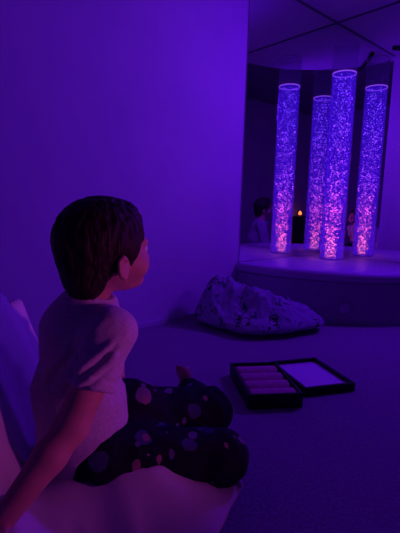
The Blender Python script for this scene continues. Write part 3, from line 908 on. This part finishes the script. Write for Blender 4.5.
link_mesh('long_sleeved_top', me, M['pale_top'], adult)
tro = [(sd_ell(AP(0, -0.01, 0.095), (0.15, 0.17, 0.092)), 0.03)]
for i in (0, 1):
    tro += [(sd_cap(ahp[i], akn[i], 0.092, 0.068), 0.03), (sd_cap(akn[i], aan[i] * 0.9 + akn[i] * 0.1, 0.066, 0.046), 0.02)]
me = mesh_sdf('trousers', carve(union(tro), [plane((0, 0, 0.004), (0, 0, -1))]), 0.0055)
displace(me, lambda co, n_: wrinkle(0.005, 12, 6.0)(co, n_) if co.z > 0.02 else 0.0)
link_mesh('trousers', me, M['jeans'], adult)

# ------------------------------------------------------------------ far end of the room: low cabinet with an amber night light
CS = 4.31
f_, pt_, rl_, H_ = 419.2, 0.1423, 0.0286, 0.71
cab = empty('low_cabinet', W(CS, T1 - 0.20, 0))
tag(cab, 'dark low wooden cabinet at the far wall behind the camera, glimpsed in the mirror', 'cabinet')
def cabbox(d0, d1, s0, s1, z0, z1, nm, mm, parent):
    return from_bm(nm, slab(CS + s0, CS + s1, T1 - d1, T1 - d0, z0, z1), mm, parent)
cabbox(0.01, 0.38, -0.40, 0.40, 0.05, 0.54, 'carcass', M['wood'], cab)
cabbox(0.01, 0.40, -0.42, 0.42, 0.54, 0.565, 'worktop', M['wood'], cab)
cabbox(0.03, 0.34, -0.37, 0.37, 0.0, 0.05, 'plinth', M['black'], cab)
for s0, h0 in ((-0.39, 0.34), (0.005, 0.03)):
    d_ = cabbox(0.38, 0.398, s0, s0 + 0.385, 0.06, 0.53, 'door', M['wood'], cab)
    cabbox(0.398, 0.42, s0 + h0, s0 + h0 + 0.015, 0.30, 0.42, 'handle', M['metal'], d_)
NLP = W(CS, T1 - 0.20, 0.565)
nl = empty('night_light', NLP)
tag(nl, 'small glowing amber night light standing on the low cabinet', 'night light')
bm = bmesh.new(); rr = lathe(bm, [(0.035, 0.565), (0.035, 0.58), (0.028, 0.592)], NLP, 32, closed=False); bm.faces.new(rr[0][::-1]); bm.faces.new(rr[-1])
from_bm('base', bm, M['wood'], nl)
bm = bmesh.new(); prof_ = [(0.024 + 0.012 * math.sin(math.pi * k / 8) - 0.022 * (k / 8) ** 3, 0.592 + 0.085 * k / 8) for k in range(9)]
rr = lathe(bm, prof_, NLP, 32, closed=False); bm.faces.new(rr[0][::-1]); bm.faces.new(rr[-1])
from_bm('shade', bm, M['amber'], nl, smooth=True)

# ------------------------------------------------------------------ light
def lamp(name, kind, loc, energy, color, size=0.1, **kw):
    l = bpy.data.lights.new(name, kind); l.energy = energy; l.color = color
    if kind in ('POINT', 'SPOT'): l.shadow_soft_size = size
    for k, v in kw.items(): setattr(l, k, v)
    o = bpy.data.objects.new(name, l); COL.objects.link(o); o.location = loc
    return o

def aim(o, target):
    o.rotation_euler = (Vector(target) - o.location).to_track_quat('-Z', 'Y').to_euler()

flood = lamp('purple_flood_lamp', 'SPOT', (1.71, 2.675, 1.72), 69, (0.13, 0.004, 1.0), 0.16, spot_size=math.radians(150), spot_blend=0.8)
aim(flood, (0.0, 1.9, 0.8))
wall_fill = lamp('violet_wall_fill', 'SPOT', (2.15, 1.75, 1.55), 64, (0.20, 0.02, 1.0), 0.16, spot_size=math.radians(75), spot_blend=1.0)  # added unseen fill light, brightens the left wall away from the corner
aim(wall_fill, (-0.95, 1.9, 1.25))
mood = lamp('red_mood_lamp', 'SPOT', (1.90, 0.22, 0.42), 42.0, (0.95, 0.08, 0.80), 0.08, spot_size=math.radians(26), spot_blend=1.0)
aim(mood, (-0.12, 0.84, 0.43))

w = bpy.data.worlds.new('world'); scene.world = w; w.use_nodes = True
bg = w.node_tree.nodes['Background']; bg.inputs['Color'].default_value = (0.1, 0.0, 0.5, 1); bg.inputs['Strength'].default_value = 0.004

# ------------------------------------------------------------------ camera
cam_d = bpy.data.cameras.new('camera'); cam = bpy.data.objects.new('camera', cam_d); COL.objects.link(cam)
cam_d.sensor_fit = 'VERTICAL'; cam_d.sensor_height = 24.0; cam_d.lens = 24.0 * f_ / 533
cam_d.clip_start = 0.02
cam.matrix_world = Matrix.Translation((0, 0, H_)) @ Matrix.Rotation(math.pi / 2 - pt_, 4, 'X') @ Matrix.Rotation(rl_, 4, 'Z')
scene.camera = cam
scene.cycles.max_bounces = 14; scene.cycles.glossy_bounces = 8; scene.cycles.transparent_max_bounces = 40
scene.cycles.diffuse_bounces = 4
scene.view_settings.view_transform = 'Standard'; scene.view_settings.look = 'None'
scene.view_settings.gamma = 1.0; scene.view_settings.use_curve_mapping = False
scene.view_settings.exposure = 0.0
